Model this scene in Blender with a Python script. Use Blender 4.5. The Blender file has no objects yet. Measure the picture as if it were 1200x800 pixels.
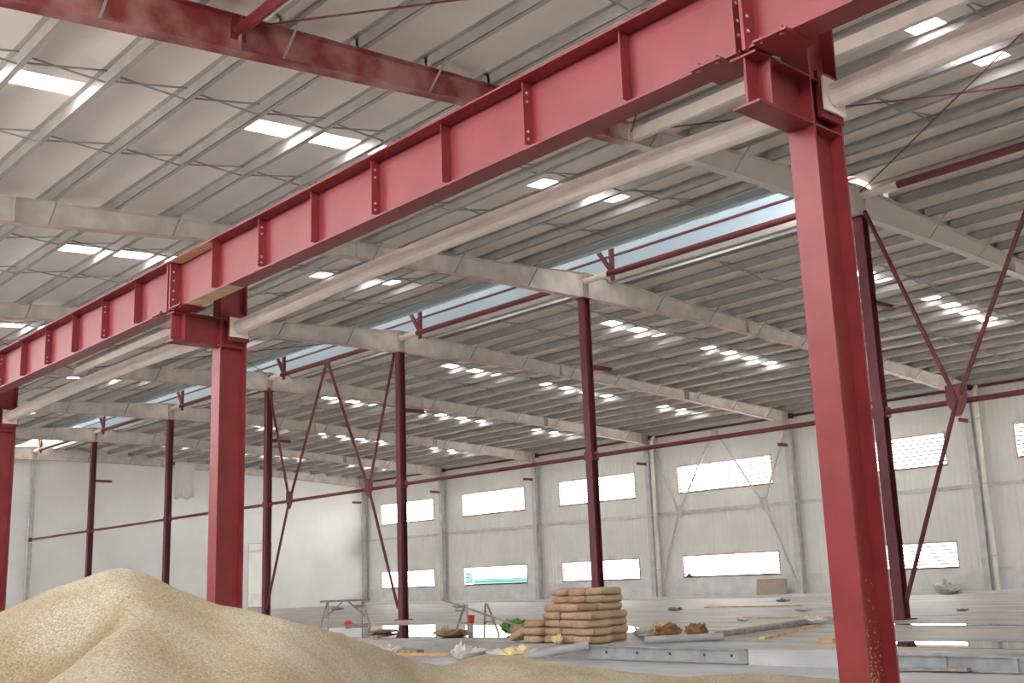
import bpy, math, random
from mathutils import Vector, Matrix, noise
random.seed(7)

# ------------------------------------------------------------------ camera, sky, exposure
U = 1.25                     # metres per drawing unit (bay = 8 units = 10 m)
scene = bpy.context.scene
C = scene.collection
cam_d = bpy.data.cameras.new('camera'); cam = bpy.data.objects.new('camera', cam_d); C.objects.link(cam)
cam_d.sensor_width = 36.0; cam_d.lens = 39.163; cam_d.clip_end = 600; cam_d.clip_start = 0.05
_yaw, _pitch, _roll = math.radians(47.75), math.radians(12.276), math.radians(-2.04)
_f = Vector((-math.sin(_yaw)*math.cos(_pitch), math.cos(_yaw)*math.cos(_pitch), math.sin(_pitch)))
_r = Vector((math.cos(_yaw), math.sin(_yaw), 0)); _u = _r.cross(_f)
_R = _r*math.cos(_roll) + _u*math.sin(_roll); _U = -_r*math.sin(_roll) + _u*math.cos(_roll)
M = Matrix((_R, _U, -_f)).transposed().to_4x4(); M.translation = Vector((0, 0, 0.92))*U
cam.matrix_world = M
scene.camera = cam
w = bpy.data.worlds.new('overcast_sky'); scene.world = w; w.use_nodes = True
bg = w.node_tree.nodes['Background']; bg.inputs[0].default_value = (0.99, 0.99, 1.0, 1); bg.inputs[1].default_value = 1.0
scene.view_settings.view_transform = 'Standard'; scene.view_settings.look = 'None'
scene.view_settings.gamma = 1.0; scene.view_settings.use_curve_mapping = False
scene.view_settings.exposure = 4.25
scene.cycles.use_denoising = True
scene.cycles.max_bounces = 10; scene.cycles.diffuse_bounces = 7; scene.cycles.transmission_bounces = 6

# ------------------------------------------------------------------ layout (drawing units)
X0, D = -11.377, 8.0
YB, YW, YE = 20.15, 41.0, -0.8           # ridge row, window wall, open front eave
def FX(i): return X0 - D*i               # frame lines, i = -2 .. 6 (6 = plaster end wall)
XEND = FX(6)
def top_z(y):                            # top of the rafters
    return 7.40 + .066*y if y <= YB else 8.73 - .048*(y - YB)
def bot_z(y):
    P = [(-1, 6.75), (3.3, 7.08), (9.5, 7.68), (13, 7.92), (16, 8.03), (YB, 8.07), (24.5, 8.08), (30, 7.90), (34, 7.70), (41, 7.24)]
    for (a, b), (c, d) in zip(P, P[1:]):
        if y <= c: return b + (d-b)*(y-a)/(c-a)
    return P[-1][1]

# ------------------------------------------------------------------ materials
def mat(name, col, rough=.6, metal=0., var=0., scale=6., col2=None, bump=0., bscale=40., spec=.5):
    m = bpy.data.materials.new(name); m.use_nodes = True
    nt = m.node_tree; b = nt.nodes['Principled BSDF']
    b.inputs['Base Color'].default_value = (*col, 1); b.inputs['Roughness'].default_value = rough
    b.inputs['Metallic'].default_value = metal; b.inputs['Specular IOR Level'].default_value = spec
    tc = nt.nodes.new('ShaderNodeTexCoord')
    if var or col2:
        n = nt.nodes.new('ShaderNodeTexNoise'); n.inputs['Scale'].default_value = scale; n.inputs['Detail'].default_value = 6
        nt.links.new(tc.outputs['Object'], n.inputs['Vector'])
        r = nt.nodes.new('ShaderNodeValToRGB'); r.color_ramp.elements[0].position = .35; r.color_ramp.elements[1].position = .68
        c2 = col2 or tuple(min(1, c*(1+var)) for c in col)
        c1 = col if col2 else tuple(c*(1-var) for c in col)
        r.color_ramp.elements[0].color = (*c1, 1); r.color_ramp.elements[1].color = (*c2, 1)
        nt.links.new(n.outputs['Fac'], r.inputs['Fac']); nt.links.new(r.outputs['Color'], b.inputs['Base Color'])
    if bump:
        n2 = nt.nodes.new('ShaderNodeTexNoise'); n2.inputs['Scale'].default_value = bscale; n2.inputs['Detail'].default_value = 5
        nt.links.new(tc.outputs['Object'], n2.inputs['Vector'])
        bp = nt.nodes.new('ShaderNodeBump'); bp.inputs['Strength'].default_value = bump; bp.inputs['Distance'].default_value = .02
        nt.links.new(n2.outputs['Fac'], bp.inputs['Height']); nt.links.new(bp.outputs['Normal'], b.inputs['Normal'])
    return m
def node(m, t, **k):
    n = m.node_tree.nodes.new(t)
    for a, v in k.items(): setattr(n, a, v)
    return n

RED = mat('red_paint', (.225, .028, .034), .42, var=.10, scale=2.5)
COLRED = mat('column_red_paint', (.235, .026, .030), .45, var=.12, scale=3)
MAROON = mat('maroon_primer', (.14, .020, .030), .5, var=.14, scale=4)
BRACE = mat('brace_maroon', (.145, .018, .026), .5, var=.1, scale=4)
GREY = mat('rafter_grey_primer', (.64, .59, .545), .65, var=.16, scale=1.6)
FLANGE = mat('rafter_bottom_flange', (.58, .42, .37), .6, var=.2, scale=2)
CREAM = mat('cream_primer', (.78, .67, .60), .5, var=.07, scale=3)
GALV = mat('galvanised_purlin', (.41, .38, .355), .5, metal=.0, var=.10, scale=2)
GALV_D = mat('galvanised_rod', (.34, .335, .33), .5, metal=.1)
SHEET = mat('roof_lining', (.83, .755, .695), .75, var=.05, scale=.5, bump=.15, bscale=1.2)
WALLM = mat('cream_wall_sheet', (.84, .835, .795), .6, var=.04, scale=.6)
WCOL = mat('wall_column_grey', (.63, .63, .615), .6, var=.12, scale=2)
PIPEW = mat('downpipe_white', (.80, .78, .70), .45, var=.06, scale=3)
PLASTER = mat('white_plaster', (.80, .80, .79), .7, var=.05, scale=.4, bump=.1, bscale=3)
BLOCK = mat('rendered_block_base', (.76, .76, .75), .8, var=.10, scale=1.4)
WFRAME = mat('window_frame', (.55, .38, .33), .6)
SLAT = mat('louvre_slat', (.06, .06, .065), .5)
WOOD = mat('raw_timber', (.62, .40, .20), .7, var=.2, scale=4)
WOODD = mat('weathered_timber', (.33, .29, .25), .8, var=.25, scale=6)
STEELP = mat('grey_steel_channel', (.33, .34, .345), .6, metal=.0, var=.15, scale=4)
PVC = mat('grey_pipe', (.44, .44, .45), .5, var=.1, scale=3)
WHITE = mat('white_plastic_sack', (.62, .60, .56), .6, var=.08, scale=5)
PAPER = mat('torn_kraft_paper', (.30, .15, .07), .8, var=.35, scale=8)
STRAW = mat('yellow_packing', (.80, .66, .36), .8, var=.15, scale=9)
REDP = mat('red_plastic', (.62, .05, .03), .35)
GREENN = mat('green_netting', (.13, .27, .07), .8, var=.5, scale=20)
TRUCK = mat('truck_teal', (.012, .075, .08), .5, spec=.2); TRUCKW = mat('truck_white', (.5, .52, .52), .5, spec=.2)
GLASS = mat('truck_glass', (.01, .025, .03), .3, spec=.2); TYRE = mat('tyre_rubber', (.03, .03, .03), .8)
BOLT = mat('bolt_zinc', (.62, .55, .50), .4, metal=.4)
RUSTD = mat('dirt_brown', (.36, .25, .15), .9, var=.3, scale=9)
BLUE = mat('blue_cloth', (.10, .14, .45), .8)
BOARD = mat('brown_board', (.46, .38, .30), .8, var=.08, scale=2)
FLASH = mat('bright_flashing', (.80, .82, .84), .3, metal=.5)
OUTG = mat('pale_yard_ground', (.60, .58, .54), .9, var=.08, scale=.15)

# translucent daylight panels
def translucent(name, col, mixf=.5):
    m = bpy.data.materials.new(name); m.use_nodes = True; nt = m.node_tree
    for n in list(nt.nodes): nt.nodes.remove(n)
    o = nt.nodes.new('ShaderNodeOutputMaterial'); t = nt.nodes.new('ShaderNodeBsdfTranslucent'); d = nt.nodes.new('ShaderNodeBsdfDiffuse')
    t.inputs[0].default_value = (*col, 1); d.inputs[0].default_value = (*col, 1)
    mx = nt.nodes.new('ShaderNodeMixShader'); mx.inputs[0].default_value = mixf
    nt.links.new(t.outputs[0], mx.inputs[1]); nt.links.new(d.outputs[0], mx.inputs[2]); nt.links.new(mx.outputs[0], o.inputs[0])
    return m
SKYL = translucent('skylight_sheet', (.95, .96, .97), .1)
MONP = translucent('monitor_sheet', (.52, .64, .71), .95)
CURT = translucent('hanging_white_sheet', (.80, .79, .76), .8)

# column paint with pale splashes near the foot
def splashed(name, base, hi):
    m = mat(name, base, .45, var=.1, scale=3); nt = m.node_tree; b = nt.nodes['Principled BSDF']
    old = b.inputs['Base Color'].links[0].from_socket
    tc = nt.nodes.new('ShaderNodeTexCoord'); n = nt.nodes.new('ShaderNodeTexNoise'); n.inputs['Scale'].default_value = 45; n.inputs['Detail'].default_value = 2
    nt.links.new(tc.outputs['Object'], n.inputs['Vector'])
    sp = nt.nodes.new('ShaderNodeSeparateXYZ'); nt.links.new(tc.outputs['Object'], sp.inputs[0])
    mr = nt.nodes.new('ShaderNodeMapRange'); mr.inputs['From Min'].default_value = .3; mr.inputs['From Max'].default_value = hi
    mr.inputs['To Min'].default_value = .545; mr.inputs['To Max'].default_value = .80
    nt.links.new(sp.outputs['Z'], mr.inputs['Value'])
    g = nt.nodes.new('ShaderNodeMath'); g.operation = 'GREATER_THAN'; nt.links.new(n.outputs['Fac'], g.inputs[0]); nt.links.new(mr.outputs[0], g.inputs[1])
    mx = nt.nodes.new('ShaderNodeMixRGB'); mx.inputs['Color2'].default_value = (.75, .50, .22, 1)
    nt.links.new(g.outputs[0], mx.inputs['Fac']); nt.links.new(old, mx.inputs['Color1']); nt.links.new(mx.outputs[0], b.inputs['Base Color'])
    return m
SPLASH = splashed('splashed_red_paint', (.20, .021, .024), 1.8)

# rafter that is red over its lower part and grey further along
def two_tone():
    m = mat('rafter_red_to_grey', (.24, .030, .035), .55, var=.15, scale=3); nt = m.node_tree; b = nt.nodes['Principled BSDF']
    tc = nt.nodes.new('ShaderNodeTexCoord'); sp = nt.nodes.new('ShaderNodeSeparateXYZ'); nt.links.new(tc.outputs['Object'], sp.inputs[0])
    n = nt.nodes.new('ShaderNodeTexNoise'); n.inputs['Scale'].default_value = 1.3; n.inputs['Detail'].default_value = 5
    nt.links.new(tc.outputs['Object'], n.inputs['Vector'])
    a = nt.nodes.new('ShaderNodeMath'); a.operation = 'MULTIPLY_ADD'; a.inputs[1].default_value = 5.0
    nt.links.new(n.outputs['Fac'], a.inputs[0]); nt.links.new(sp.outputs['Y'], a.inputs[2])
    r = nt.nodes.new('ShaderNodeMapRange'); r.inputs['From Min'].default_value = 17.6; r.inputs['From Max'].default_value = 19.6
    nt.links.new(a.outputs[0], r.inputs['Value'])
    r2 = nt.nodes.new('ShaderNodeValToRGB'); r2.color_ramp.elements[0].position = .42; r2.color_ramp.elements[1].position = .62
    r2.color_ramp.elements[0].color = (.24, .030, .032, 1); r2.color_ramp.elements[1].color = (.42, .20, .18, 1)
    nt.links.new(n.outputs['Fac'], r2.inputs[0])
    mx = nt.nodes.new('ShaderNodeMixRGB'); mx.inputs['Color2'].default_value = (.60, .55, .505, 1)
    nt.links.new(r2.outputs[0], mx.inputs['Color1']); nt.links.new(r.outputs[0], mx.inputs['Fac']); nt.links.new(mx.outputs[0], b.inputs['Base Color'])
    return m
REDGREY = two_tone()

# concrete floor: worn, with sandy streaks
def concrete(name, c1, c2, sand, rough=.55, stretch=(.35, 1.2, 1)):
    m = mat(name, c1, rough); nt = m.node_tree; b = nt.nodes['Principled BSDF']
    g = nt.nodes.new('ShaderNodeNewGeometry'); mp = nt.nodes.new('ShaderNodeMapping'); mp.inputs['Scale'].default_value = stretch
    nt.links.new(g.outputs['Position'], mp.inputs[0])
    n = nt.nodes.new('ShaderNodeTexNoise'); n.inputs['Scale'].default_value = .9; n.inputs['Detail'].default_value = 9; n.inputs['Roughness'].default_value = .65
    nt.links.new(mp.outputs[0], n.inputs['Vector'])
    r = nt.nodes.new('ShaderNodeValToRGB'); r.color_ramp.elements[0].position = .36; r.color_ramp.elements[1].position = .64
    r.color_ramp.elements[0].color = (*c1, 1); r.color_ramp.elements[1].color = (*c2, 1); nt.links.new(n.outputs['Fac'], r.inputs[0])
    n3 = nt.nodes.new('ShaderNodeTexNoise'); n3.inputs['Scale'].default_value = .42; n3.inputs['Detail'].default_value = 7; nt.links.new(mp.outputs[0], n3.inputs['Vector'])
    r3 = nt.nodes.new('ShaderNodeValToRGB'); r3.color_ramp.elements[0].position = .56; r3.color_ramp.elements[1].position = .70; nt.links.new(n3.outputs['Fac'], r3.inputs[0])
    mx = nt.nodes.new('ShaderNodeMixRGB'); mx.inputs['Color2'].default_value = (*sand, 1)
    nt.links.new(r3.outputs[0], mx.inputs['Fac']); nt.links.new(r.outputs[0], mx.inputs['Color1']); nt.links.new(mx.outputs[0], b.inputs['Base Color'])
    return m
SLABM = concrete('worn_concrete', (.25, .24, .225), (.52, .50, .46), (.58, .48, .31))
LEDGEM = concrete('pale_concrete_ledge', (.40, .41, .42), (.54, .55, .56), (.50, .48, .44), stretch=(.5, 1, 1))
KERB = mat('pale_kerb', (.80, .80, .79), .7, var=.06, scale=2)
WATER = mat('standing_water', (.10, .10, .095), .015, spec=.9)
WATER.node_tree.nodes['Principled BSDF'].inputs['IOR'].default_value = 1.5

def sandmat():
    m = mat('river_sand', (.6, .5, .33), .95, spec=.1); nt = m.node_tree; b = nt.nodes['Principled BSDF']
    g = nt.nodes.new('ShaderNodeNewGeometry')
    n = nt.nodes.new('ShaderNodeTexNoise'); n.inputs['Scale'].default_value = 55; n.inputs['Detail'].default_value = 4; n.inputs['Roughness'].default_value = .75
    n2 = nt.nodes.new('ShaderNodeTexNoise'); n2.inputs['Scale'].default_value = 1.1; n2.inputs['Detail'].default_value = 4
    nt.links.new(g.outputs['Position'], n.inputs['Vector']); nt.links.new(g.outputs['Position'], n2.inputs['Vector'])
    r = nt.nodes.new('ShaderNodeValToRGB'); r.color_ramp.elements[0].position = .36; r.color_ramp.elements[1].position = .64
    r.color_ramp.elements[0].color = (.29, .25, .185, 1); r.color_ramp.elements[1].color = (.68, .615, .48, 1)
    nt.links.new(n.outputs['Fac'], r.inputs[0])
    r2 = nt.nodes.new('ShaderNodeValToRGB'); r2.color_ramp.elements[0].position = .40; r2.color_ramp.elements[1].position = .65
    r2.color_ramp.elements[0].color = (.84, .78, .66, 1); r2.color_ramp.elements[1].color = (1, 1, 1, 1); nt.links.new(n2.outputs['Fac'], r2.inputs[0])
    mx = nt.nodes.new('ShaderNodeMixRGB'); mx.blend_type = 'MULTIPLY'; mx.inputs[0].default_value = 1
    nt.links.new(r.outputs[0], mx.inputs[1]); nt.links.new(r2.outputs[0], mx.inputs[2]); nt.links.new(mx.outputs[0], b.inputs['Base Color'])
    # shade of the dug hollow, painted in as a browner tint
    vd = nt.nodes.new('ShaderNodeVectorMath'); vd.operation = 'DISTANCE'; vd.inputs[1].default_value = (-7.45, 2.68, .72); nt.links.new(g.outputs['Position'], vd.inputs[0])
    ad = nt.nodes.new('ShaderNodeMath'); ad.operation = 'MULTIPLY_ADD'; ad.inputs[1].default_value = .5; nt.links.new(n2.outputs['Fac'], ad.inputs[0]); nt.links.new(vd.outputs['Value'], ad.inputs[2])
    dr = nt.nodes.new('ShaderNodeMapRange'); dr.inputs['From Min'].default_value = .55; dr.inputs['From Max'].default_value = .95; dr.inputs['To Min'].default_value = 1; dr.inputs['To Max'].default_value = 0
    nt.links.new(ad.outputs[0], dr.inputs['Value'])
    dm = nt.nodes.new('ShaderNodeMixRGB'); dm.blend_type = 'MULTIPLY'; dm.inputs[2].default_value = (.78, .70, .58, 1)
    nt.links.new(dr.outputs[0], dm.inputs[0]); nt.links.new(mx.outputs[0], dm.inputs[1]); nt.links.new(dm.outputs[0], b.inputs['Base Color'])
    bp = nt.nodes.new('ShaderNodeBump'); bp.inputs['Strength'].default_value = .35; bp.inputs['Distance'].default_value = .02
    nt.links.new(n.outputs['Fac'], bp.inputs['Height']); nt.links.new(bp.outputs[0], b.inputs['Normal'])
    return m
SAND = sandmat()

def bagmat():
    m = mat('kraft_cement_bag', (.45, .32, .20), .75, var=.10, scale=5); nt = m.node_tree; b = nt.nodes['Principled BSDF']
    old = b.inputs['Base Color'].links[0].from_socket
    tc = nt.nodes.new('ShaderNodeTexCoord'); sp = nt.nodes.new('ShaderNodeSeparateXYZ'); nt.links.new(tc.outputs['Object'], sp.inputs[0])
    def rng(out, lo, hi):
        a = nt.nodes.new('ShaderNodeMath'); a.operation = 'GREATER_THAN'; a.inputs[1].default_value = lo; nt.links.new(out, a.inputs[0])
        c = nt.nodes.new('ShaderNodeMath'); c.operation = 'LESS_THAN'; c.inputs[1].default_value = hi; nt.links.new(out, c.inputs[0])
        d = nt.nodes.new('ShaderNodeMath'); d.operation = 'MULTIPLY'; nt.links.new(a.outputs[0], d.inputs[0]); nt.links.new(c.outputs[0], d.inputs[1]); return d.outputs[0]
    mul = lambda p, q: (lambda d: (nt.links.new(p, d.inputs[0]), nt.links.new(q, d.inputs[1]), d.outputs[0])[2])(node(m, 'ShaderNodeMath', operation='MULTIPLY'))
    n = nt.nodes.new('ShaderNodeTexNoise'); n.inputs['Scale'].default_value = 16; nt.links.new(tc.outputs['Object'], n.inputs['Vector'])
    msk = mul(mul(rng(sp.outputs['X'], -.19, .19), rng(sp.outputs['Z'], .045, .105)), rng(sp.outputs['Y'], -.5, -.26))
    msk = mul(msk, rng(n.outputs['Fac'], .54, 1.0))
    mx = nt.nodes.new('ShaderNodeMixRGB'); mx.inputs['Color2'].default_value = (.48, .20, .14, 1)
    nt.links.new(msk, mx.inputs['Fac']); nt.links.new(old, mx.inputs['Color1']); nt.links.new(mx.outputs[0], b.inputs['Base Color'])
    return m
BAG = bagmat()

# ------------------------------------------------------------------ mesh helpers (drawing units in, metres out)
class MB:
    def __init__(s): s.v = []; s.f = []
    def add(s, vs, fs):
        k = len(s.v); s.v += [tuple(x) for x in vs]; s.f += [tuple(k+i for i in f) for f in fs]; return s
    def box(s, x0, x1, y0, y1, z0, z1):
        return s.add([(x0,y0,z0),(x1,y0,z0),(x1,y1,z0),(x0,y1,z0),(x0,y0,z1),(x1,y0,z1),(x1,y1,z1),(x0,y1,z1)],
                     [(0,3,2,1),(4,5,6,7),(0,1,5,4),(1,2,6,5),(2,3,7,6),(3,0,4,7)])
    def hexa(s, lo, hi):     # two quads (same winding) joined
        return s.add(list(lo)+list(hi), [(0,3,2,1),(4,5,6,7),(0,1,5,4),(1,2,6,5),(2,3,7,6),(3,0,4,7)])
    def prism(s, poly, axis, a, b):   # poly = 2-D outline in the other two axes, extruded along axis
        def p(q, t): return {'X': (t, q[0], q[1]), 'Y': (q[0], t, q[1]), 'Z': (q[0], q[1], t)}[axis]
        n = len(poly)
        return s.add([p(q, a) for q in poly]+[p(q, b) for q in poly],
                     [tuple(range(n))[::-1], tuple(range(n, 2*n))]+[(i, (i+1) % n, n+(i+1) % n, n+i) for i in range(n)])
    def tube(s, a, b, r, n=10, r2=None, hollow=False):
        a, b = Vector(a), Vector(b); d = (b-a).normalized()
        h = Vector((0,0,1)) if abs(d.z) < .9 else Vector((1,0,0)); e = d.cross(h).normalized(); g = d.cross(e); r2 = r2 or r
        A = [a + r*(math.cos(t)*e+math.sin(t)*g) for t in [2*math.pi*i/n for i in range(n)]]
        B = [b + r2*(math.cos(t)*e+math.sin(t)*g) for t in [2*math.pi*i/n for i in range(n)]]
        fs = [(i, (i+1) % n, n+(i+1) % n, n+i) for i in range(n)]
        if not hollow: fs += [tuple(range(n))[::-1], tuple(range(n, 2*n))]; return s.add(A+B, fs)
        k = .84
        A2 = [a + (p-a)*k for p in A]; B2 = [b + (p-b)*k for p in B]
        for i in range(n):
            j = (i+1) % n; fs += [(2*n+j, 2*n+i, 3*n+i, 3*n+j), (j, i, 2*n+i, 2*n+j), (n+i, n+j, 3*n+j, 3*n+i)]
        return s.add(A+B+A2+B2, fs)
    def bar(s, a, b, w, h):  # rectangular bar
        a, b = Vector(a), Vector(b); d = (b-a).normalized()
        up = Vector((0,0,1)) if abs(d.z) < .95 else Vector((0,1,0)); e = d.cross(up).normalized()*w/2; g = e.cross(d).normalized()*h/2
        return s.hexa([a-e-g, a+e-g, a+e+g, a-e+g], [b-e-g, b+e-g, b+e+g, b-e+g])
    def mesh(s, name, m, smooth=False):
        me = bpy.data.meshes.new(name); me.from_pydata([(x*U, y*U, z*U) for x, y, z in s.v], [], s.f); me.update()
        me.materials.append(m)
        if smooth:
            for p in me.polygons: p.use_smooth = True
        import bmesh
        bm = bmesh.new(); bm.from_mesh(me); bmesh.ops.recalc_face_normals(bm, faces=bm.faces); bm.to_mesh(me); bm.free()
        return me
    def obj(s, name, m, parent=None, loc=(0,0,0), smooth=False):
        return link(name, s.mesh(name, m, smooth), parent, loc)
def link(name, data, parent=None, loc=(0,0,0), rot=None):
    o = bpy.data.objects.new(name, data); C.objects.link(o); o.location = Vector(loc)*U
    if rot: o.rotation_euler = rot
    if parent: o.parent = parent
    return o
def thing(name, label, cat, loc=(0,0,0), group=None, rot=None):
    o = link(name, None, None, loc, rot); o.empty_display_size = .2
    o['label'] = label; o['category'] = cat
    if group: o['group'] = group
    return o
def tag(o, label, cat, group=None):
    o['label'] = label; o['category'] = cat
    if group: o['group'] = group
    return o
def struct(name, label=None, loc=(0,0,0), data=None):
    o = link(name, data, None, loc); o['kind'] = 'structure'
    if label: o['label'] = label
    return o
def box(x0, x1, y0, y1, z0, z1): return MB().box(x0, x1, y0, y1, z0, z1)
ORD = ['zeroth', 'first', 'second', 'third', 'fourth', 'fifth', 'sixth', 'seventh', 'eighth', 'ninth', 'tenth', 'eleventh']
def nth(i): return ORD[6-i]      # frame i counted from the plaster end wall (frame 6 stands in that wall)

# ================================================================== THE SETTING
# yard around, ledge and floor slabs
og = MB(); og.add([(-300,-300,-.45),(300,-300,-.45),(300,300,-.45),(-300,300,-.45)], [(0,1,2,3)])
g = struct('ground_outside', 'pale bare yard ground around the building', data=og.mesh('ground', OUTG))
lg = box(-75, 13, -3, 12.3, -.44, -.2)
struct('floor_ledge', 'lower pale concrete ledge below the slab edge', data=lg.mesh('ledge', LEDGEM))
floor = struct('floor', 'worn grey concrete floor slab with joints')
sub = box(-75, 13, 12.32, 44, -.44, -.03).obj('floor_base', BLOCK, floor)
slab_m = {}
for (y0, y1) in ((12.2, 18.25), (18.25, 26), (26, 33.5), (33.5, 41.2)):
    for i in range(-2, 8):
        xs = FX(i)
        d = slab_m.setdefault((y0, y1), box(-D+.02, -.02, y0+.015, y1-.015, -.2, 0).mesh('slab', SLABM))
        link('slab', d, floor, (xs, 0, 0))
box(-9.08, -7.22, 12.165, 12.2, -.2, -.012).obj('edge_strip', LEDGEM, floor)
kerb = struct('baseboard_back', 'pale concrete kerb along the foot of the window wall', data=box(-75, 13, 40.2, 40.76, .002, .10).mesh('kerb', KERB))

# ---- roof: lining sheets, skylights, purlins, sag rods
def roof_half(name, label, ya, yb, rows, skys, off):
    root = struct(name, label)
    zt = lambda y: top_z(y) + off
    sx0, sx1 = -3.68, -3.20
    pm = {}; 
    for i in range(-3, 6):
        x = FX(i)
        if 'sheet' not in pm:
            mb = MB()
            def quad(xa, xb, y0, y1):
                mb.hexa([(xa,y0,zt(y0)),(xb,y0,zt(y0)),(xb,y1,zt(y1)),(xa,y1,zt(y1))], [(xa,y0,zt(y0)+.06),(xb,y0,zt(y0)+.06),(xb,y1,zt(y1)+.06),(xa,y1,zt(y1)+.06)])
            quad(-8, sx0, ya, yb); quad(sx1, 0, ya, yb)
            cur = ya
            for (s0, s1) in skys: quad(sx0, sx1, cur, s0); cur = s1
            quad(sx0, sx1, cur, yb)
            pm['sheet'] = mb.mesh('roof_sheet', SHEET)
            for k, (s0, s1) in enumerate(skys):
                sm = MB()
                sm.hexa([(sx0,s0,zt(s0)+.02),(sx1,s0,zt(s0)+.02),(sx1,s1,zt(s1)+.02),(sx0,s1,zt(s1)+.02)], [(sx0,s0,zt(s0)+.03),(sx1,s0,zt(s0)+.03),(sx1,s1,zt(s1)+.03),(sx0,s1,zt(s1)+.03)])
                pm['sky', k] = sm.mesh('skylight', SKYL)
        link('roof_sheet', pm['sheet'], root, (x, 0, 0))
        for k in range(len(skys)): link('skylight', pm['sky', k], root, (x, 0, 0))
        for y in rows:
            if 'pur' not in pm:
                mb = MB(); t = .012; h = .195; fl = .075
                mb.box(-8.03, .03, -t/2, t/2, 0, h); mb.box(-8.03, .03, -t/2, fl, 0, t); mb.box(-8.03, .03, -fl, t/2, h-t, h)
                mb.box(-8.03, .03, fl-t, fl, t, .03)
                pm['pur'] = mb.mesh('purlin', GALV)
            link('purlin', pm['pur'], root, (x, y, top_z(y)))
    return root
rows_n = [4.28+1.155*k for k in range(-4, 13)]
rows_f = [21.75+1.155*k for k in range(0, 17)]
SKN = [(2.95, 5.5), (8.08, 10.62), (14.22, 16.7)]; SKF = [(24.6, 27.2), (29.55, 33.3), (36.1, 38.9)]
ceil_n = roof_half('ceiling', 'cream lined roof slope rising from the open front to the ridge', YE, 18.95, rows_n, SKN, .2)
ceil_f = roof_half('ceiling', 'cream lined roof slope falling from the ridge to the window wall', 21.35, 41.3, rows_f, SKF, .2)
rc = MB(); z = lambda y: top_z(y)+.2
for a, b in ((18.95, YB), (YB, 21.35)): rc.hexa([(-8,a,z(a)),(0,a,z(a)),(0,b,z(b)),(-8,b,z(b))], [(-8,a,z(a)+.06),(0,a,z(a)+.06),(0,b,z(b)+.06),(-8,b,z(b)+.06)])
rc_m = rc.mesh('ridge_sheet', SHEET); pur_m = [o for o in ceil_n.children if o.name.startswith('purlin')][0].data
for i in (-3, -2, -1):
    link('ridge_sheet', rc_m, ceil_n, (FX(i), 0, 0))
    for y in (19.3, 20.75): link('purlin', pur_m, ceil_n, (FX(i), y, top_z(y)))
# sag rods: crossing pairs between neighbouring purlins at the third points of every bay
def sag(root, rows, bays, far):
    pr = {}; st = MB()
    for i in range(-3, 6):
        for fx in (-2.62, -5.2):
            for k in range(len(rows)-1):
                y0, y1 = rows[k], rows[k+1]; za, zb = top_z(y0), top_z(y1)
                for s in (0, 1):
                    dx = -.03 if s else .03
                    a = (fx+dx, y0+.01, za+(.17 if s else .025)); b = (fx+dx, y1-.01, zb+(.025 if s else .17))
                    if i in bays:
                        key = s
                        if key not in pr:
                            m2 = MB(); m2.bar((0,0,a[2]-za), (0, y1-y0-.02, b[2]-za), .022, .022); pr[key] = m2.mesh('sag_rod', GALV_D)
                        link('sag_rod', pr[key], root, (FX(i)+a[0], a[1], za))
                    else:
                        st.bar((FX(i)+a[0], a[1], a[2]), (FX(i)+b[0], b[1], b[2]), .022, .022)
    o = st.obj('sag_rod', GALV_D, root); o['kind'] = 'stuff'
sag(ceil_n, rows_n, (0, 1, 2, 3), False)
sag(ceil_f, rows_f, (0, 1, 2, 3), True)

# ---- window wall
wallb = struct('wall_back', 'cream ribbed sheet wall with two rows of louvred windows')
wallb_base = box(-75, 13, 41.0, 41.24, 0, .93).obj('block_base', BLOCK, wallb)
WX0, WX1 = 1.47, 6.79                     # window span from the left frame line of a bay
WZ = ((.905, 1.94), (4.765, 6.07))
def ribs(mb, xa, xb, z0, z1, y=41.02, pitch=.26):
    n0 = int(math.floor(xa/pitch)); xs = [xa]
    k = n0
    pts = []
    while k*pitch < xb + pitch:
        for q, dy in ((0, 0), (.17, 0), (.19, -.014), (.24, -.014)):
            pts.append((k*pitch+q, dy))
        k += 1
    def dy_at(x):
        q = (x/pitch - math.floor(x/pitch))*pitch
        return -.014 if .18 < q < .25 else 0
    use = [(xa, dy_at(xa))]+[p for p in pts if xa < p[0] < xb]+[(xb, dy_at(xb))]
    k = len(mb.v)
    for x, dy in use: mb.v += [(x, y+dy, z0), (x, y+dy, z1)]
    for j in range(len(use)-1): mb.f.append((k+2*j, k+2*j+2, k+2*j+3, k+2*j+1))
ZT = 7.95
pan = MB()
ribs(pan, 0, WX0, .93, ZT); ribs(pan, WX1, 8, .93, ZT)
ribs(pan, WX0, WX1, WZ[0][1], WZ[1][0]); ribs(pan, WX0, WX1, WZ[1][1], ZT)
pan_m = pan.mesh('wall_panel', WALLM)
back = MB()      # outer skin so that the sheet is a cassette with thickness
for a, b, c, d in ((0, WX0, .93, ZT), (WX1, 8, .93, ZT), (WX0, WX1, WZ[0][1], WZ[1][0]), (WX0, WX1, WZ[1][1], ZT)): back.box(a, b, 41.06, 41.12, c, d)
back_m = back.mesh('outer_panel', WALLM)
p6 = MB(); ribs(p6, 0, WX0, .93, ZT); ribs(p6, WX1, 8, .93, ZT); ribs(p6, WX0, WX1, WZ[0][1], ZT); p6_m = p6.mesh('wall_panel', WALLM)
p7 = MB(); ribs(p7, 0, 8, .93, ZT); p7_m = p7.mesh('wall_panel', WALLM)
b6 = MB()
for a, b, c, d in ((0, WX0, .93, ZT), (WX1, 8, .93, ZT), (WX0, WX1, WZ[0][1], ZT)): b6.box(a, b, 41.06, 41.12, c, d)
b6_m = b6.mesh('outer_panel', WALLM); b7_m = box(0, 8, 41.06, 41.12, .93, ZT).mesh('outer_panel', WALLM)
wn = 0
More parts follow.
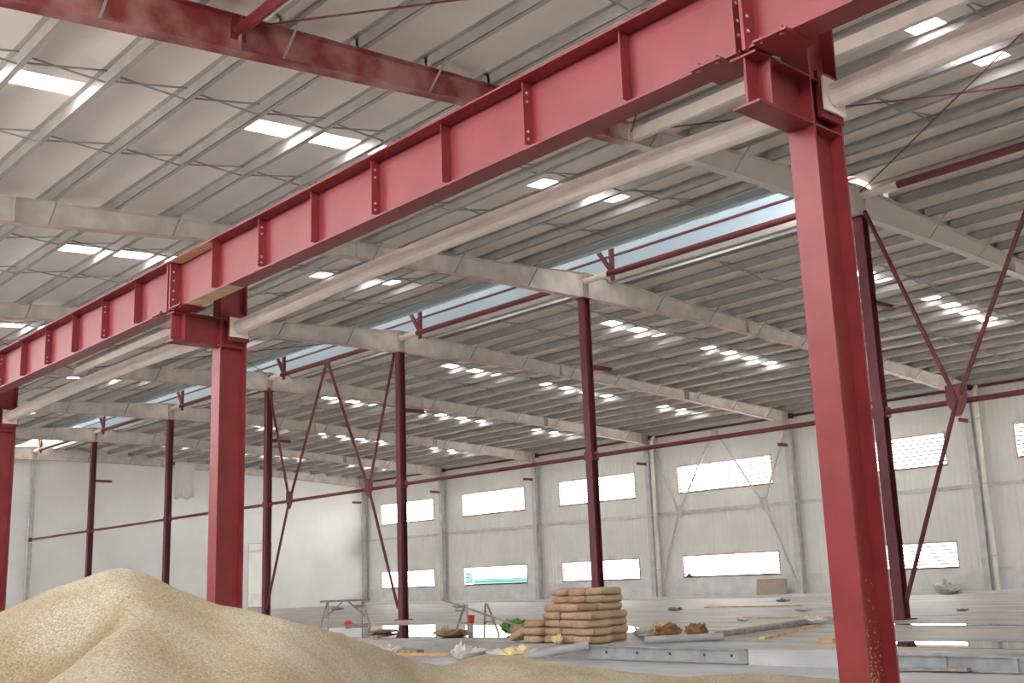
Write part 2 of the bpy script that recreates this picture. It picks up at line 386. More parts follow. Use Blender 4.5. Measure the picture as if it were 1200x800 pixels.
girt_m = box(.0, 8, 40.93, 40.99, 3.84, 3.98).mesh('girt', WCOL)
def window(i, z0, z1, n):
    global wn
    wn += 1
    x = FX(i+1)
    wd = struct('window_%d' % wn, '%s louvred window opening in the %s bay from the plaster wall' % ('lower' if z0 < 3 else 'upper', ORD[6-i]) if i < 6 else 'lower window seen through the doorway', (x, 0, 0))
    fr = MB()
    for a, b, c, d in ((WX0, WX1, z0, z0+.035), (WX0, WX1, z1-.035, z1), (WX0, WX0+.035, z0, z1), (WX1-.035, WX1, z0, z1)): fr.box(a, b, 40.985, 41.14, c, d)
    fr.obj('window_frame', WFRAME, wd)
    for k in range(n):
        z = z0+.06 + (z1-z0-.1)*k/(n-1)
        sm = MB(); sm.hexa([(WX0+.03,41.06,z+.022),(WX1-.03,41.06,z+.022),(WX1-.03,41.12,z-.03),(WX0+.03,41.12,z-.03)], [(WX0+.03,41.06,z+.032),(WX1-.03,41.06,z+.032),(WX1-.03,41.12,z-.02),(WX0+.03,41.12,z-.02)])
        sm.obj('slat', SLAT, wd)
for i in range(-3, 8):
    x = FX(i+1)
    link('wall_panel', p7_m if i == 7 else p6_m if i == 6 else pan_m, wallb, (x, 0, 0)); link('outer_panel', b7_m if i == 7 else b6_m if i == 6 else back_m, wallb, (x, 0, 0)); link('girt', girt_m, wallb, (x, 0, 0))
    if i <= 6:
        for (z0, z1), n in zip(WZ, (8, 9)):
            if i == 6 and z0 > 3: continue
            window(i, z0, z1, n)
# unseen front eave wall, added to dim the near light; upper openings only
wallf = struct('wall_front_added', 'unseen cream sheet wall added at the front eave to dim the near light')
box(-75, FX(-3), YE-.24, YE, -.2, .93).obj('block_base', BLOCK, wallf)
fp = MB()
for a, b, c, d in ((0, WX0, .93, 7.3), (WX1, 8, .93, 7.3), (WX0, WX1, .93, WZ[1][0]), (WX0, WX1, WZ[1][1], 7.3)): fp.box(a, b, YE-.12, YE-.02, c, d)
fp_m = fp.mesh('wall_panel', WALLM)
for i in range(-3, 6): link('wall_panel', fp_m, wallf, (FX(i+1), 0, 0))
struct('wall_right', 'cream sheet wall closing the hall behind the camera', data=MB().prism([(YE, -.2), (YW, -.2), (YW, top_z(YW)+.19), (YB, top_z(YB)+.19), (YE, top_z(YE)+.19)], 'X', FX(-3), FX(-3)+.15).mesh('wall_right', WALLM))
# small fixings of the wall head: red eave strut and grey flashing per bay
for i in range(0, 7):
    e = thing('eave_strut', 'red eave strut over the window wall, %s bay from the plaster wall' % ORD[7-i] if i < 7 else '', 'strut', (FX(i), 40.82, 7.58), 'red eave struts on the window wall')
    MB().tube((.15,0,0), (7.85,0,0), .055).obj('tube', BRACE, e)
    for xx in (.1, 7.9): box(xx-.05, xx+.05, -.1, .1, -.1, .1).obj('end_plate', BRACE, e)
    f = box(0, 8, 40.86, 40.98, 7.70, 7.86).obj('trim_%d' % (i+1), FLASH, None, (FX(i), 0, 0)); f['kind'] = 'structure'

# ---- plaster end wall with a doorway
DY0, DY1, DZ = 32.6, 34.15, 3.8
endw = MB()
def epoly(y0, y1, z0):
    ys = [y0] + [y for y in (YB,) if y0 < y < y1] + [y1]
    poly = [(y0, z0), (y1, z0)] + [(y, top_z(y)+.19) for y in reversed(ys)]
    endw.prism(poly, 'X', XEND-.15, XEND-.0)
epoly(YE, DY0, -.2); epoly(DY0, DY1, DZ); epoly(DY1, YW, 0)
struct('wall_end', 'white plastered end wall with a doorway opening', data=endw.mesh('wall_end', PLASTER))
df = MB(); df.box(XEND-.16, XEND+.03, DY0-.0, DY0+.04, 0, DZ); df.box(XEND-.16, XEND+.03, DY1-.04, DY1, 0, DZ); df.box(XEND-.16, XEND+.03, DY0, DY1, DZ-.05, DZ)
struct('door_1', 'grey door lining in the plaster end wall', data=df.mesh('door_lining', WCOL))
struct('wall_far', 'plain cream wall of the next hall beyond the doorway', data=box(-75.2, -75, YE, YW, -.2, 8.6).mesh('wall_far', PLASTER))
rf2 = MB(); rf2.prism([(YE, top_z(YE)+.22), (YB, top_z(YB)+.22), (YW+.3, top_z(YW)+.22), (YW+.3, top_z(YW)+.3), (YB, top_z(YB)+.3), (YE, top_z(YE)+.3)], 'X', -75, XEND)
struct('ceiling_next_hall', 'roof over the next hall behind the plaster wall', data=rf2.mesh('roof2', SHEET))

# ================================================================== FRAMES
# ---- rafters
def make_rafter(i, m, label):
    x = FX(i)+(.115 if i == 6 else 0)
    r = thing('rafter', label, 'rafter', (x, 0, 0), 'sloping roof rafters')
    ys = [-1, 3.3, 6.5, 9.5, 13, 16, 18.5, YB, 22, 24.5, 30, 34, 37.5, 40.75]
    wb = MB(); tf = MB(); bf = MB(); ys[0] = YE+.08
    for a, b in zip(ys, ys[1:]):
        wb.hexa([(-.006,a,bot_z(a)),(.006,a,bot_z(a)),(.006,b,bot_z(b)),(-.006,b,bot_z(b))], [(-.006,a,top_z(a)-.012),(.006,a,top_z(a)-.012),(.006,b,top_z(b)-.012),(-.006,b,top_z(b)-.012)])
        tf.hexa([(-.1,a,top_z(a)-.014),(.1,a,top_z(a)-.014),(.1,b,top_z(b)-.014),(-.1,b,top_z(b)-.014)], [(-.1,a,top_z(a)-.001),(.1,a,top_z(a)-.001),(.1,b,top_z(b)-.001),(-.1,b,top_z(b)-.001)])
        bf.hexa([(-.1,a,bot_z(a)-.016),(.1,a,bot_z(a)-.016),(.1,b,bot_z(b)-.016),(-.1,b,bot_z(b)-.016)], [(-.1,a,bot_z(a)),(.1,a,bot_z(a)),(.1,b,bot_z(b)),(-.1,b,bot_z(b))])
    wb.obj('web', m, r); tf.obj('top_flange', m, r)
    bf.obj('bottom_flange', FLANGE if m is GREY else m, r)
    # ridge end plates and web stiffeners
    for y in (6.0, 13.1, YB-.11, YB-.035, YB+.035, YB+.11, 27.1, 33.9, 34.05, 40.3):
        box(-.1, .1, y-.008, y+.008, bot_z(y), top_z(y)-.014).obj('stiffener', m, r)
    # knee braces from every second purlin down to the bottom flange, on both sides
    for rows in (rows_n[0::2], rows_f[1::2]):
        for y in rows:
            for s in (1, -1):
                MB().bar((s*.075, y, bot_z(y)+.01), (s*(.16+.75*(top_z(y)-bot_z(y))), y+.02, top_z(y)+.02), .03, .012).obj('knee_brace', GALV_D, r)
    return r
for i in range(-2, 7):
    if i == 6: lab = 'pale grey rafter lying against the white plaster end wall'
    elif i == 0: lab = 'rafter painted red at the front and grey primed behind the ridge, sixth from end wall'
    elif i < 0: lab = 'red and grey rafter, %s from the plaster end wall' % nth(i)
    else: lab = 'pale grey rafter over the %s ridge column from the plaster end wall' % nth(i)
    make_rafter(i, REDGREY if i <= 0 else GREY, lab)

# ---- ridge row columns
def hcol(root, m, b, d, z0, z1, t=.014, names=('flange', 'web')):
    box(-b/2, b/2, -d/2, -d/2+t, z0, z1).obj('flange', m, root); box(-b/2, b/2, d/2-t, d/2, z0, z1).obj('flange', m, root)
    box(-.006, .006, -d/2+t, d/2-t, z0, z1).obj('web', m, root)
for i in range(-1, 6):
    c = thing('ridge_column', 'maroon steel ridge column, %s from the plaster end wall' % nth(i), 'column', (FX(i), YB, 0), 'maroon columns under the ridge')
    hcol(c, MAROON, .21, .23, .025, 8.03)
    box(-.2, .2, -.2, .2, .001, .025).obj('base_plate', MAROON, c); box(-.14, .14, -.16, .16, 8.03, 8.052).obj('cap_plate', MAROON, c)
    st = MB(); st.box(-.05, .05, .115, .92, 6.21, 6.225); st.box(-.05, .05, .115, .92, 6.30, 6.315); st.box(-.006, .006, .115, .92, 6.22, 6.30)
    st.obj('stub_bracket', BRACE, c)
    box(-.14, .14, -.125, .125, 3.88, 4.08).obj('strut_cleat', MAROON, c)
c = thing('ridge_column', 'grey steel column set into the white plaster end wall', 'column', (FX(6)+.13, YB, 0))
hcol(c, WCOL, .2, .22, .02, 8.05); box(-.12, .12, -.18, .18, .001, .02).obj('base_plate', WCOL, c); box(-.115, .115, -.13, .13, 8.05, 8.07).obj('cap_plate', WCOL, c)

# ---- horizontal struts and ridge tubes between the ridge columns
for i in range(0, 7):
    nm = ORD[7-i] if i else 'seventh'
    t = thing('tie_tube', 'thin maroon tube at mid height between ridge columns, %s bay from the plaster wall' % nm, 'tube', (FX(i), YB, 3.98), 'mid height struts between ridge columns')
    MB().tube((.2 if i == 6 else .14, 0, 0), (7.86, 0, 0), .052, 12).obj('tube', BRACE, t, smooth=False)
    for xx in (.24 if i == 6 else .16, 7.84): box(xx-.012, xx+.012, -.09, .09, -.1, .1).obj('end_plate', BRACE, t)
    r = thing('ridge_tube', 'red tube along the ridge below the monitor, %s bay from the plaster wall' % nm, 'tube', (FX(i), YB, 8.5), 'ridge tubes below the monitor')
    MB().tube((.9, 0, 0), (7.98, 0, 0), .078, 14).obj('tube', BRACE, r)
    MB().tube((.02, 0, 0), (.9, 0, 0), .077, 14).obj('primed_end', CREAM, r)
    # V support of the monitor
    if i == 0: continue
    MB().bar((1.05, 0, .05), (1.05, 0, 1.05), .10, .10).obj('post', BRACE, r)
    MB().bar((1.02, 0, .05), (.35, 0, 1.0), .09, .09).obj('diagonal', BRACE, r)
    box(1.0, 1.1, -.03, .03, -.2, -.07).obj('lug', BRACE, r)

# ---- ridge monitor: daylight panels over the slot between the two slopes
for i in range(1, 7):
    mo = thing('ridge_monitor', 'raised ridge monitor with pale blue daylight sheet, %s bay from the plaster wall' % ORD[7-i], 'roof monitor', (FX(i), 0, 0), 'ridge monitor bays')
    box(.0, 8.0, 21.42, 21.45, 8.72, 9.95).obj('side_panel', MONP, mo)
    box(.0, 8.0, 18.3, 21.9, 9.95, 10.0).obj('cover_panel', SHEET, mo)
    box(.0, 8.0, 18.86, 18.89, 8.72, 9.74).obj('side_panel', MONP, mo)
    box(.02, 7.98, 21.36, 21.41, 9.40, 9.45).obj('girt', BRACE, mo)
    box(.0, 8.0, 18.93, 18.99, 8.66, 8.90).obj('slot_edge', FLASH, mo)
    box(.0, 8.0, 21.2, 21.36, 8.60, 8.66).obj('gutter_edge', FLASH, mo)
    ln = MB(); ln.box(.0, 8.0, 21.05, 21.2, 8.62, 8.80); ln.obj('dark_angle', GALV, mo)
    for xx in (.9, 2.9, 4.9, 6.9): box(xx-.03, xx+.03, 19.0, 19.05, 8.78, 9.02).obj('clip', WHITE, mo)
    box(4.0, 4.16, 19.0, 19.05, 8.8, 9.0).obj('red_clip', REDP, mo)
    for xx in (.02, 3.95): MB().bar((xx+.03, 18.97, 8.8), (xx+.03, 18.97, 9.95), .05, .05).obj('post', BRACE, mo)

# ---- K bracing between columns
def kbrace(label, x, y, zb, zm, zt, m, r, cat='brace'):
    b = thing('cross_brace', label, cat, (x, y, 0))
    e = .16; n1, n2, mid = 1.62, 6.38, 4.0
    L = lambda p, q: MB().tube(p, q, r, 8).obj('brace_rod', m, b)
    L((e, 0, zb), (n1, 0, zm)); L((8-e, 0, zb), (n2, 0, zm))
    L((n1, 0, zm), (e, 0, zt-.25)); L((n2, 0, zm), (8-e, 0, zt-.25))
    L((n1+.08, 0, zm+.1), (mid-.06, 0, zt)); L((n2-.08, 0, zm+.1), (mid+.06, 0, zt))
    for xx in (n1, n2): MB().prism([(xx-.2, zm+.30), (xx+.2, zm+.30), (xx+.2, zm-.05), (xx+.05, zm-.3), (xx-.05, zm-.3), (xx-.2, zm-.05)], 'Y', -.012, .012).obj('gusset_plate', m, b)
    box(mid-.18, mid+.18, -.012, .012, zt-.14, zt+.08).obj('gusset_plate', m, b)
    return b
kbrace('maroon tube bracing crossing between the third and fourth ridge columns from the plaster wall', FX(3), YB-.075, .35, 4.0, 8.38, BRACE, .045)
kbrace('maroon tube bracing spreading from the sixth ridge column beside the big red crane column', FX(0), YB-.075, .35, 4.0, 8.38, BRACE, .045)
kbrace('thin grey tube bracing crossing in front of windows on the window wall', FX(3), 40.78, .35, 3.95, 7.4, WCOL, .05)

# ---- wall columns, stubs, downpipes
for i in range(0, 7):
    c = thing('wall_column', 'grey steel column on the window wall, %s from the plaster corner' % (ORD[7-i]), 'column', (FX(i), 40.72, 0), 'grey columns of the window wall')
    hcol(c, WCOL, .26, .36, .11, 7.22)
    box(-.18, .18, -.2, .2, .101, .115).obj('base_plate', WCOL, c)
    st = MB(); st.box(-.05, .05, -.88, -.18, 6.24, 6.255); st.box(-.05, .05, -.88, -.18, 6.35, 6.365); st.box(-.006, .006, -.88, -.18, 6.25, 6.36)
    st.obj('stub_bracket', RED, c)
    MB().box(-.02, .25, -.0, .02, 3.86, 3.96).obj('girt_cleat', WCOL, c)
for i in (1, 3):
    p = thing('downpipe', 'cream rainwater downpipe beside the %s wall column from the plaster corner' % ORD[7-i], 'pipe', (FX(i)+.36, 40.55, .1), 'downpipes on the window wall')
    MB().tube((0,0,0), (0,0,7.3), .09, 12).obj('pipe', PIPEW, p, smooth=False)
    MB().tube((0,0,7.3), (0,.25,7.5), .075, 12).obj('outlet', PIPEW, p)
    for z in (1.2, 3.8, 6.2): MB().tube((0,0,z), (0,0,z+.06), .10, 12).obj('pipe_clip', WCOL, p)

# ---- braced bays of the roof: cream struts and thin rods
for i, nm in ((0, 'sixth'), (3, 'third')):
    for y, nm2 in ((13.1, 'middle'),):
        z = bot_z(y)+.13
        s = thing('roof_strut', 'cream primed channel strut ending at the %s rafter from the plaster wall' % nm, 'strut', (FX(i), y, z))
        ch = MB(); ch.box(.02, 7.95, -.006, .006, -.1, .1); ch.box(.02, 7.95, 0, .09, -.1, -.088); ch.box(.02, 7.95, 0, .09, .088, .1); ch.box(.02, 7.95, .078, .09, -.1, -.07); ch.box(.02, 7.95, .078, .09, .07, .1)
        ch.obj('channel', CREAM, s)
        box(.0, .02, -.03, .11, -.12, .12).obj('end_plate', CREAM, s)
s = thing('roof_strut', 'red tube strut joining the red rafter above the crane girder', 'strut', (FX(0), 6.0, 7.62))
MB().tube((.02,0,0), (7.95,0,0), .075, 14).obj('tube', RED, s); box(.008, .022, -.1, .1, -.12, .12).obj('end_plate', RED, s)
def rod(a, b, label):
    r = MB().tube(a, b, .013, 6)
    o = r.obj('roof_rod', MAROON); tag(o, label, 'rod', 'roof bracing rods')
zz = lambda y: top_z(y)-.15
for (ya, yb) in ((6.0, 13.1), (13.1, YB)):
    nm = 'near the red tube strut' if ya < 10 else 'between cream strut and ridge'
    rod((FX(0)+.05, ya, zz(ya)), (FX(-1)-.05, yb, zz(yb)), 'thin dark bracing rod climbing under the roof %s' % nm)
    rod((FX(0)+.05, yb, zz(yb)), (FX(-1)-.05, ya, zz(ya)+.03), 'thin dark bracing rod descending under the roof %s' % nm)
    rod((FX(3)+.05, ya, zz(ya)), (FX(2)-.05, yb, zz(yb)), 'thin dark bracing rod climbing under the far roof %s' % nm)
    rod((FX(3)+.05, yb, zz(yb)), (FX(2)-.05, ya, zz(ya)+.03), 'thin dark bracing rod descending under the far roof %s' % nm)

# ================================================================== CRANE RUNWAY
XA = [4.2, -3.675, -11.56, -19.37]
YA0, YA1 = 5.90, 6.235                     # column faces
BY, BZ0, BZ1 = 5.42, 4.055, 4.615          # girder web line, underside, top
ALAB = {1: 'large red crane column splashed with pale flecks near its foot', 2: 'red crane column rising behind the sand heap', 3: 'red crane column beyond the sand heap, carrying the far end of the girder run', 0: 'red crane column at the open end of the hall'}
for k, x in enumerate(XA):
    m = SPLASH if k == 1 else COLRED
    c = thing('crane_column', ALAB[k], 'column', (x, 0, -.2), 'red crane columns')
    dz = .2
    t = .016; b = .195
    z1 = 4.58
    box(-b/2, b/2, YA0, YA0+t, .03, z1+dz).obj('flange', COLRED, c); box(-b/2, b/2, YA1-t, YA1, .03, z1+dz).obj('flange', COLRED, c)
    box(-.006, .006, YA0+t, YA1-t, .03, z1+dz).obj('web', m, c)
    box(-.2, .2, YA0-.12, YA1+.12, .0, .03).obj('base_plate', m, c)
    br = box(-.006, .006, 5.34, YA0, 3.715+dz, 4.02+dz).obj('bracket', m, c)
    MB().hexa([(-b/2,5.325,3.70+dz),(b/2,5.325,3.70+dz),(b/2,YA0,3.70+dz),(-b/2,YA0,3.70+dz)], [(-b/2,5.325,3.715+dz),(b/2,5.325,3.715+dz),(b/2,YA0,3.715+dz),(-b/2,YA0,3.715+dz)]).obj('bottom_plate', m, br)
    box(-b/2, b/2, 5.325, YA0, 4.02+dz, 4.035+dz).obj('top_plate', m, br)
    box(-b/2, b/2, 5.462, 5.476, 3.715+dz, 4.02+dz).obj('stiffener', m, br)
    for s in (-1, 1):
        xa, xb = (s*.006, s*(b/2-.004))
        for z in (3.70, 4.02): box(min(xa,xb), max(xa,xb), YA0+t, YA1-t, z+dz, z+.014+dz).obj('continuity_plate', m, c)
        # pipe seat between the flanges
        box(min(s*.07, s*.095), max(s*.07, s*.095), YA0+.1, YA1+.03, 3.78+dz, 4.10+dz).obj('pipe_seat', m, c)
# girders
GLAB = ['red crane girder running past the camera side of the splashed column', 'long red crane girder between splashed column and column behind the sand', 'red crane girder on the far side of the column behind the sand']
holes = MB().tube((0,0,0), (.008,0,0), .011, 8).mesh('bolt', BOLT)
tape = mat('bare_timber_tone_primer', (.60, .42, .24), .7, var=.15, scale=5)
for k in range(3):
    xr, xl = XA[k], XA[k+1]
    gx = thing('crane_girder', GLAB[k], 'girder', (xl, BY, BZ0), 'red crane girders')
    L = xr-xl
    box(.02, L-.02, -.006, .006, .016, BZ1-BZ0-.016).obj('web', RED, gx)
    box(.01, L-.01, -.155, .155, BZ1-BZ0-.016, BZ1-BZ0).obj('top_flange', RED, gx)
    box(.01, L-.01, -.10, .10, 0, .016).obj('bottom_flange', RED, gx)
    n = 8; h = BZ1-BZ0
    for j in range(1, n):
        xx = L*j/n
        st = box(xx-.006, xx+.006, -.098, -.006, .05, h-.016).obj('stiffener', RED, gx)
        box(xx-.006, xx+.006, .006, .098, .05, h-.016).obj('stiffener', RED, gx)
        if j % 2 == 0:
            for z in (.09, .15, h-.17, h-.10): link('bolt', holes, st, (xx+.005, -.062, z))
        for yy in (-.11,):
            MB().tube((xx+.45, yy, h-.0165), (xx+.45, yy, h-.02), .014, 8).obj('bolt_hole', MAROON, gx)
    for xx in (.035, L-.035):
        ep = box(xx-.012, xx+.012, -.125, .125, -.012, h-.016).obj('end_plate', RED, gx)
        for z in (.12, .22, .34, .44): link('bolt', holes, ep, (xx+.012, -.085, z))
    if k == 1:
        box(.08, 1.02, -.15, -.008, h-.0175, h-.0162).obj('bare_patch', tape, gx); box(.40, 1.35, -.098, .098, -.0014, -.0002).obj('bare_patch', tape, gx)
    # bearing clip plates beneath the girder ends
    for xx in (.24, L-.24): 
        cp = box(xx-.12, xx+.12, -.16, .16, -.016, -.001).obj('clip_plate', COLRED, gx)
        for q in (-.07, .07): MB().tube((xx+q, -.125, -.03), (xx+q, -.125, .03), .014, 8).obj('bolt', COLRED, cp)
# pipe struts between crane columns
PLAB = ['cream pipe strut to the open side of the splashed crane column', 'long cream pipe strut below the crane girder', 'cream pipe strut beyond the column behind the sand']
for k in range(3):
    xr, xl = XA[k], XA[k+1]
    p = thing('pipe_strut', PLAB[k], 'pipe', (xl, 6.12, 3.94), 'cream pipe struts between crane columns')
    L = xr-xl; a, b_ = .115, L-.115
    mb = MB(); N = 10
    for j in range(N):
        z = lambda s: .07*math.sin(math.pi*s)
        mb.tube((a+.02+(b_-a-.04)*j/N, 0, z(j/N)), (a+.02+(b_-a-.04)*(j+1)/N, 0, z((j+1)/N)), .085, 18)
    mb.obj('pipe', CREAM, p, smooth=False)
    for xx in (a+.008, b_-.008): box(xx-.008, xx+.008, -.12, .12, -.12, .11).obj('end_plate', CREAM, p)

# ================================================================== SAND HEAP
UD = Vector((math.cos(_yaw), math.sin(_yaw), 0)); VD = Vector((-math.sin(_yaw), math.cos(_yaw), 0))
CREST = [(-1.2,-.30),(-.75,-.135),(-.60,-.075),(-.5,-.0271),(-.456,-.0083),(-.443,-.0037),(-.42,.0079),(-.383,.0184),(-.364,.0251),(-.353,.0262),(-.342,.0243),(-.327,.0186),(-.307,.0091),(-.288,.0004),(-.27,-.0068),(-.24,-.0136),(-.217,-.0202),(-.187,-.0285),(-.157,-.0367),(-.135,-.0447),(-.106,-.0564),(-.076,-.066),(-.058,-.0645),(-.039,-.0594),(-.021,-.0586),(-.002,-.0614),(.02,-.0657),(.049,-.071),(.086,-.0765),(.137,-.0832),(.188,-.0821),(.225,-.0848),(.272,-.0899),(.312,-.0983),(.5,-.14),(1.5,-.3)]
def crest(a):
    if a <= CREST[0][0]: e = CREST[0][1]
    elif a >= CREST[-1][0]: e = CREST[-1][1]
    else:
        for (p, q), (r, s) in zip(CREST, CREST[1:]):
            if a <= r: e = q+(s-q)*(a-p)/(r-p); break
    t = min(1, max(0, (a+.22)/.2)); t = t*t*(3-2*t)
    v = 7.5+4.4*t
    return v, .92+e*v, t
def sand_z(u, v):
    vr, zr, t = crest(u/max(v, .6)); d = v-vr
    if d < 0:
        q = math.sqrt(d*d+.16)-.4; s = .19+.02*t
        z = zr-s*q
    else:
        q = math.sqrt(d*d+.04)-.2; z = zr-.56*q
    du, dv = (u+2.42+.25*(v-5.9))/.36, (v-5.85)/.62
    z -= .24*math.exp(-(du*du+dv*dv)**2)
    p = Vector((u, v, 0))
    z += .035*(noise.noise(p*1.1)) * min(1, abs(d)*1.2+.12) + .012*noise.noise(p*4.3) + .004*noise.noise(p*13)
    if v < 2.2: z -= (2.2-v)*.5
    return z
sm = MB(); NU, NV = 200, 190; u0, u1, v0, v1 = -6.2, 4.6, .9, 13.6
for j in range(NV+1):
    for i in range(NU+1):
        u = u0+(u1-u0)*i/NU; v = v0+(v1-v0)*j/NV; z = sand_z(u, v)
        edge = min(i, NU-i, j, NV-j)
        z = max(z, -.215) if edge > 2 else -.215
        p = UD*u+VD*v; sm.v.append((p.x, p.y, z))
for j in range(NV):
    for i in range(NU):
        a = j*(NU+1)+i; q = (a, a+1, a+NU+2, a+NU+1)
        if max(sm.v[k][2] for k in q) > -.2149: sm.f.append(q)
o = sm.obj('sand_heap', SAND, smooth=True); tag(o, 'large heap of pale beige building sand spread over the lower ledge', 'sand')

# ================================================================== CEMENT BAGS
def pillow(hx, hy, hz, nx=8, ny=10, nz=4, seed=0):
    mb = MB(); idx = {}
    def pt(i, j, k):
        x, y, z = 2*i/nx-1, 2*j/ny-1, 2*k/nz-1
        sg = lambda t: math.copysign(abs(t)**.75, t)
        p = Vector((sg(x)*hx, sg(y)*hy, z*hz)); rr = .045
        q = Vector((max(-hx+rr, min(hx-rr, p.x)), max(-hy+rr, min(hy-rr, p.y)), max(-hz+rr, min(hz-rr, p.z))))
        d = p-q
        p = q + d.normalized()*rr if d.length > 1e-6 else p
        p.z *= 1+.10*(1-x*x)*(1-y*y)-.05
        n = noise.noise(Vector((p.x*6+seed*7.1, p.y*6, p.z*7)))*.014
        return (p.x+n, p.y+n*.7, p.z+n*.6+hz)
    for i in range(nx+1):
        for j in range(ny+1):
            for k in range(nz+1):
                if i in (0, nx) or j in (0, ny) or k in (0, nz): idx[i,j,k] = len(mb.v); mb.v.append(pt(i,j,k))
    def q(a, b, c, d): mb.f.append((idx[a], idx[b], idx[c], idx[d]))
    for i in range(nx):
        for j in range(ny):
            for k in (0, nz): q((i,j,k),(i+1,j,k),(i+1,j+1,k),(i,j+1,k))
    for i in range(nx):
        for k in range(nz):
            for j in (0, ny): q((i,j,k),(i+1,j,k),(i+1,j,k+1),(i,j,k+1))
    for j in range(ny):
        for k in range(nz):
            for i in (0, nx): q((i,j,k),(i,j+1,k),(i,j+1,k+1),(i,j,k+1))
    return mb
bagm = [pillow(.182, .255, .058, seed=s, nx=10, ny=12, nz=6).mesh('cement_bag', BAG, True) for s in range(4)]
def bag(x, y, z, label, rz=None, rx=0, ry=0):
    o = link('cement_bag', random.choice(bagm), None, (x, y, z), (rx, ry, random.uniform(-.11, .11) if rz is None else rz))
    tag(o, label, 'cement bag', 'brown paper cement bags stacked on the slab edge')
H = .117
LAY = ['bottom bag', 'second bag up', 'third bag up', 'fourth bag up', 'fifth bag up', 'sixth bag up', 'seventh bag up']
for x, n, dz, lab in ((-12.18, 4, -.09, 'front stack behind the steel channel'), (-12.60, 5, .02, 'tall middle front stack'), (-12.985, 5, .03, 'tall front stack beside the low stack'), (-13.36, 3, -.04, 'low front stack by the pipe end')):
    for k in range(n):
        bag(x+random.uniform(-.025, .025), 12.63+dz+random.uniform(-.03, .02), .002+k*H, 'brown cement bag, %s of the %s' % (LAY[k], lab))
for col, x in enumerate((-12.56, -12.95, -13.335)):
    for k in range(7):
        bag(x+random.uniform(-.02, .02)+(.10 if col == 0 and k < 4 else 0), 13.17+random.uniform(-.02, .02), .002+k*H, 'brown cement bag, %s of the %s' % (LAY[k], ('high rear stack near torn paper', 'high middle rear stack', 'high rear stack behind the low stack')[col]))
bag(-13.76, 12.60, .075, 'brown cement bag lying tilted against the foot of the pile', rz=.15, ry=-.42)

# ================================================================== SITE CLUTTER
def crumple(name, m, loc, r, sq, label, cat, seed, group=None, amp=.45):
    mb = MB(); n1, n2 = 18, 12
    for j in range(n2+1):
        t = math.pi*j/n2
        for i in range(n1):
            p = 2*math.pi*i/n1; d = Vector((math.sin(t)*math.cos(p), math.sin(t)*math.sin(p), math.cos(t)))
            k = 1+amp*noise.noise(d*2.1+Vector((seed*3.7, 0, 0)))+amp*.6*noise.noise(d*5.3+Vector((0, seed*2.1, 0)))
            mb.v.append((d.x*r*k, d.y*r*k*1.0, max(0, (d.z*.5+.5)*2*r*sq*k)))
    for j in range(n2):
        for i in range(n1):
            a = j*n1+i; b = j*n1+(i+1) % n1; mb.f.append((a, b, b+n1, a+n1))
    o = mb.obj(name, m, None, loc); tag(o, label, cat, group); return o
# pipes
p1a, p1b = (-12.46, 11.3, -.125), (-11.93, 12.13, .0)
o = MB().tube(p1a, p1b, .062, 18, hollow=True).obj('drain_pipe', PVC); tag(o, 'short grey drain pipe with open end lying against the slab edge', 'pipe')
o = MB().tube((-11.15, 12.50, .062), (-10.55, 13.55, .062), .055, 16, hollow=True).obj('drain_pipe', PVC); tag(o, 'grey drain pipe lying on the slab behind the steel edge channel', 'pipe')
o = MB().tube((-10.62, 13.50, .09), (-12.5, 19.2, .05), .045, 12, r2=.06).obj('timber_pole', WOODD); tag(o, 'long weathered timber pole stretching over the slab beyond the drain pipe', 'pole')
o = MB().bar((-10.1, 13.9, .02), (-11.6, 17.6, .02), .09, .035).obj('timber_plank', WOOD); tag(o, 'yellow plank lying beside the long weathered pole', 'plank')
# steel edge channel on the slab face
ch = thing('edge_channel', 'grey steel channel form along the slab edge below the cement bags', 'steel channel', (-11.95, 12.2, -.19))
box(0, 2.85, -.03, -.018, .0, .185).obj('channel_web', STEELP, ch)
box(0, 2.85, -.075, -.03, .0, .012).obj('channel_lip', STEELP, ch); box(0, 2.85, -.075, -.03, .173, .185).obj('channel_lip', STEELP, ch)
for xx in (.35, .95, 1.55, 2.15, 2.6): MB().tube((xx, -.035, .10), (xx, -.03, .10), .02, 10).obj('bolt_hole', TYRE, ch)
ch2 = thing('edge_channel', 'grey steel channel form along the slab edge beyond the splashed crane column', 'steel channel', (-7.2, 12.2, -.19))
box(0, 4.6, -.03, -.018, .0, .165).obj('channel_web', STEELP, ch2)
box(0, 4.6, -.07, -.03, .0, .012).obj('channel_lip', STEELP, ch2); box(0, 4.6, -.07, -.03, .155, .167).obj('channel_lip', STEELP, ch2)
for xx in (.8, 1.6, 2.4): box(xx-.02, xx+.02, -.07, -.03, .012, .155).obj('rib', STEELP, ch2)
o = MB().bar((-7.0, 12.0, -.175), (-6.1, 12.08, -.16), .1, .03).obj('timber_offcut', WOODD); tag(o, 'small weathered timber offcut on the ledge beside the edge channel', 'offcut')
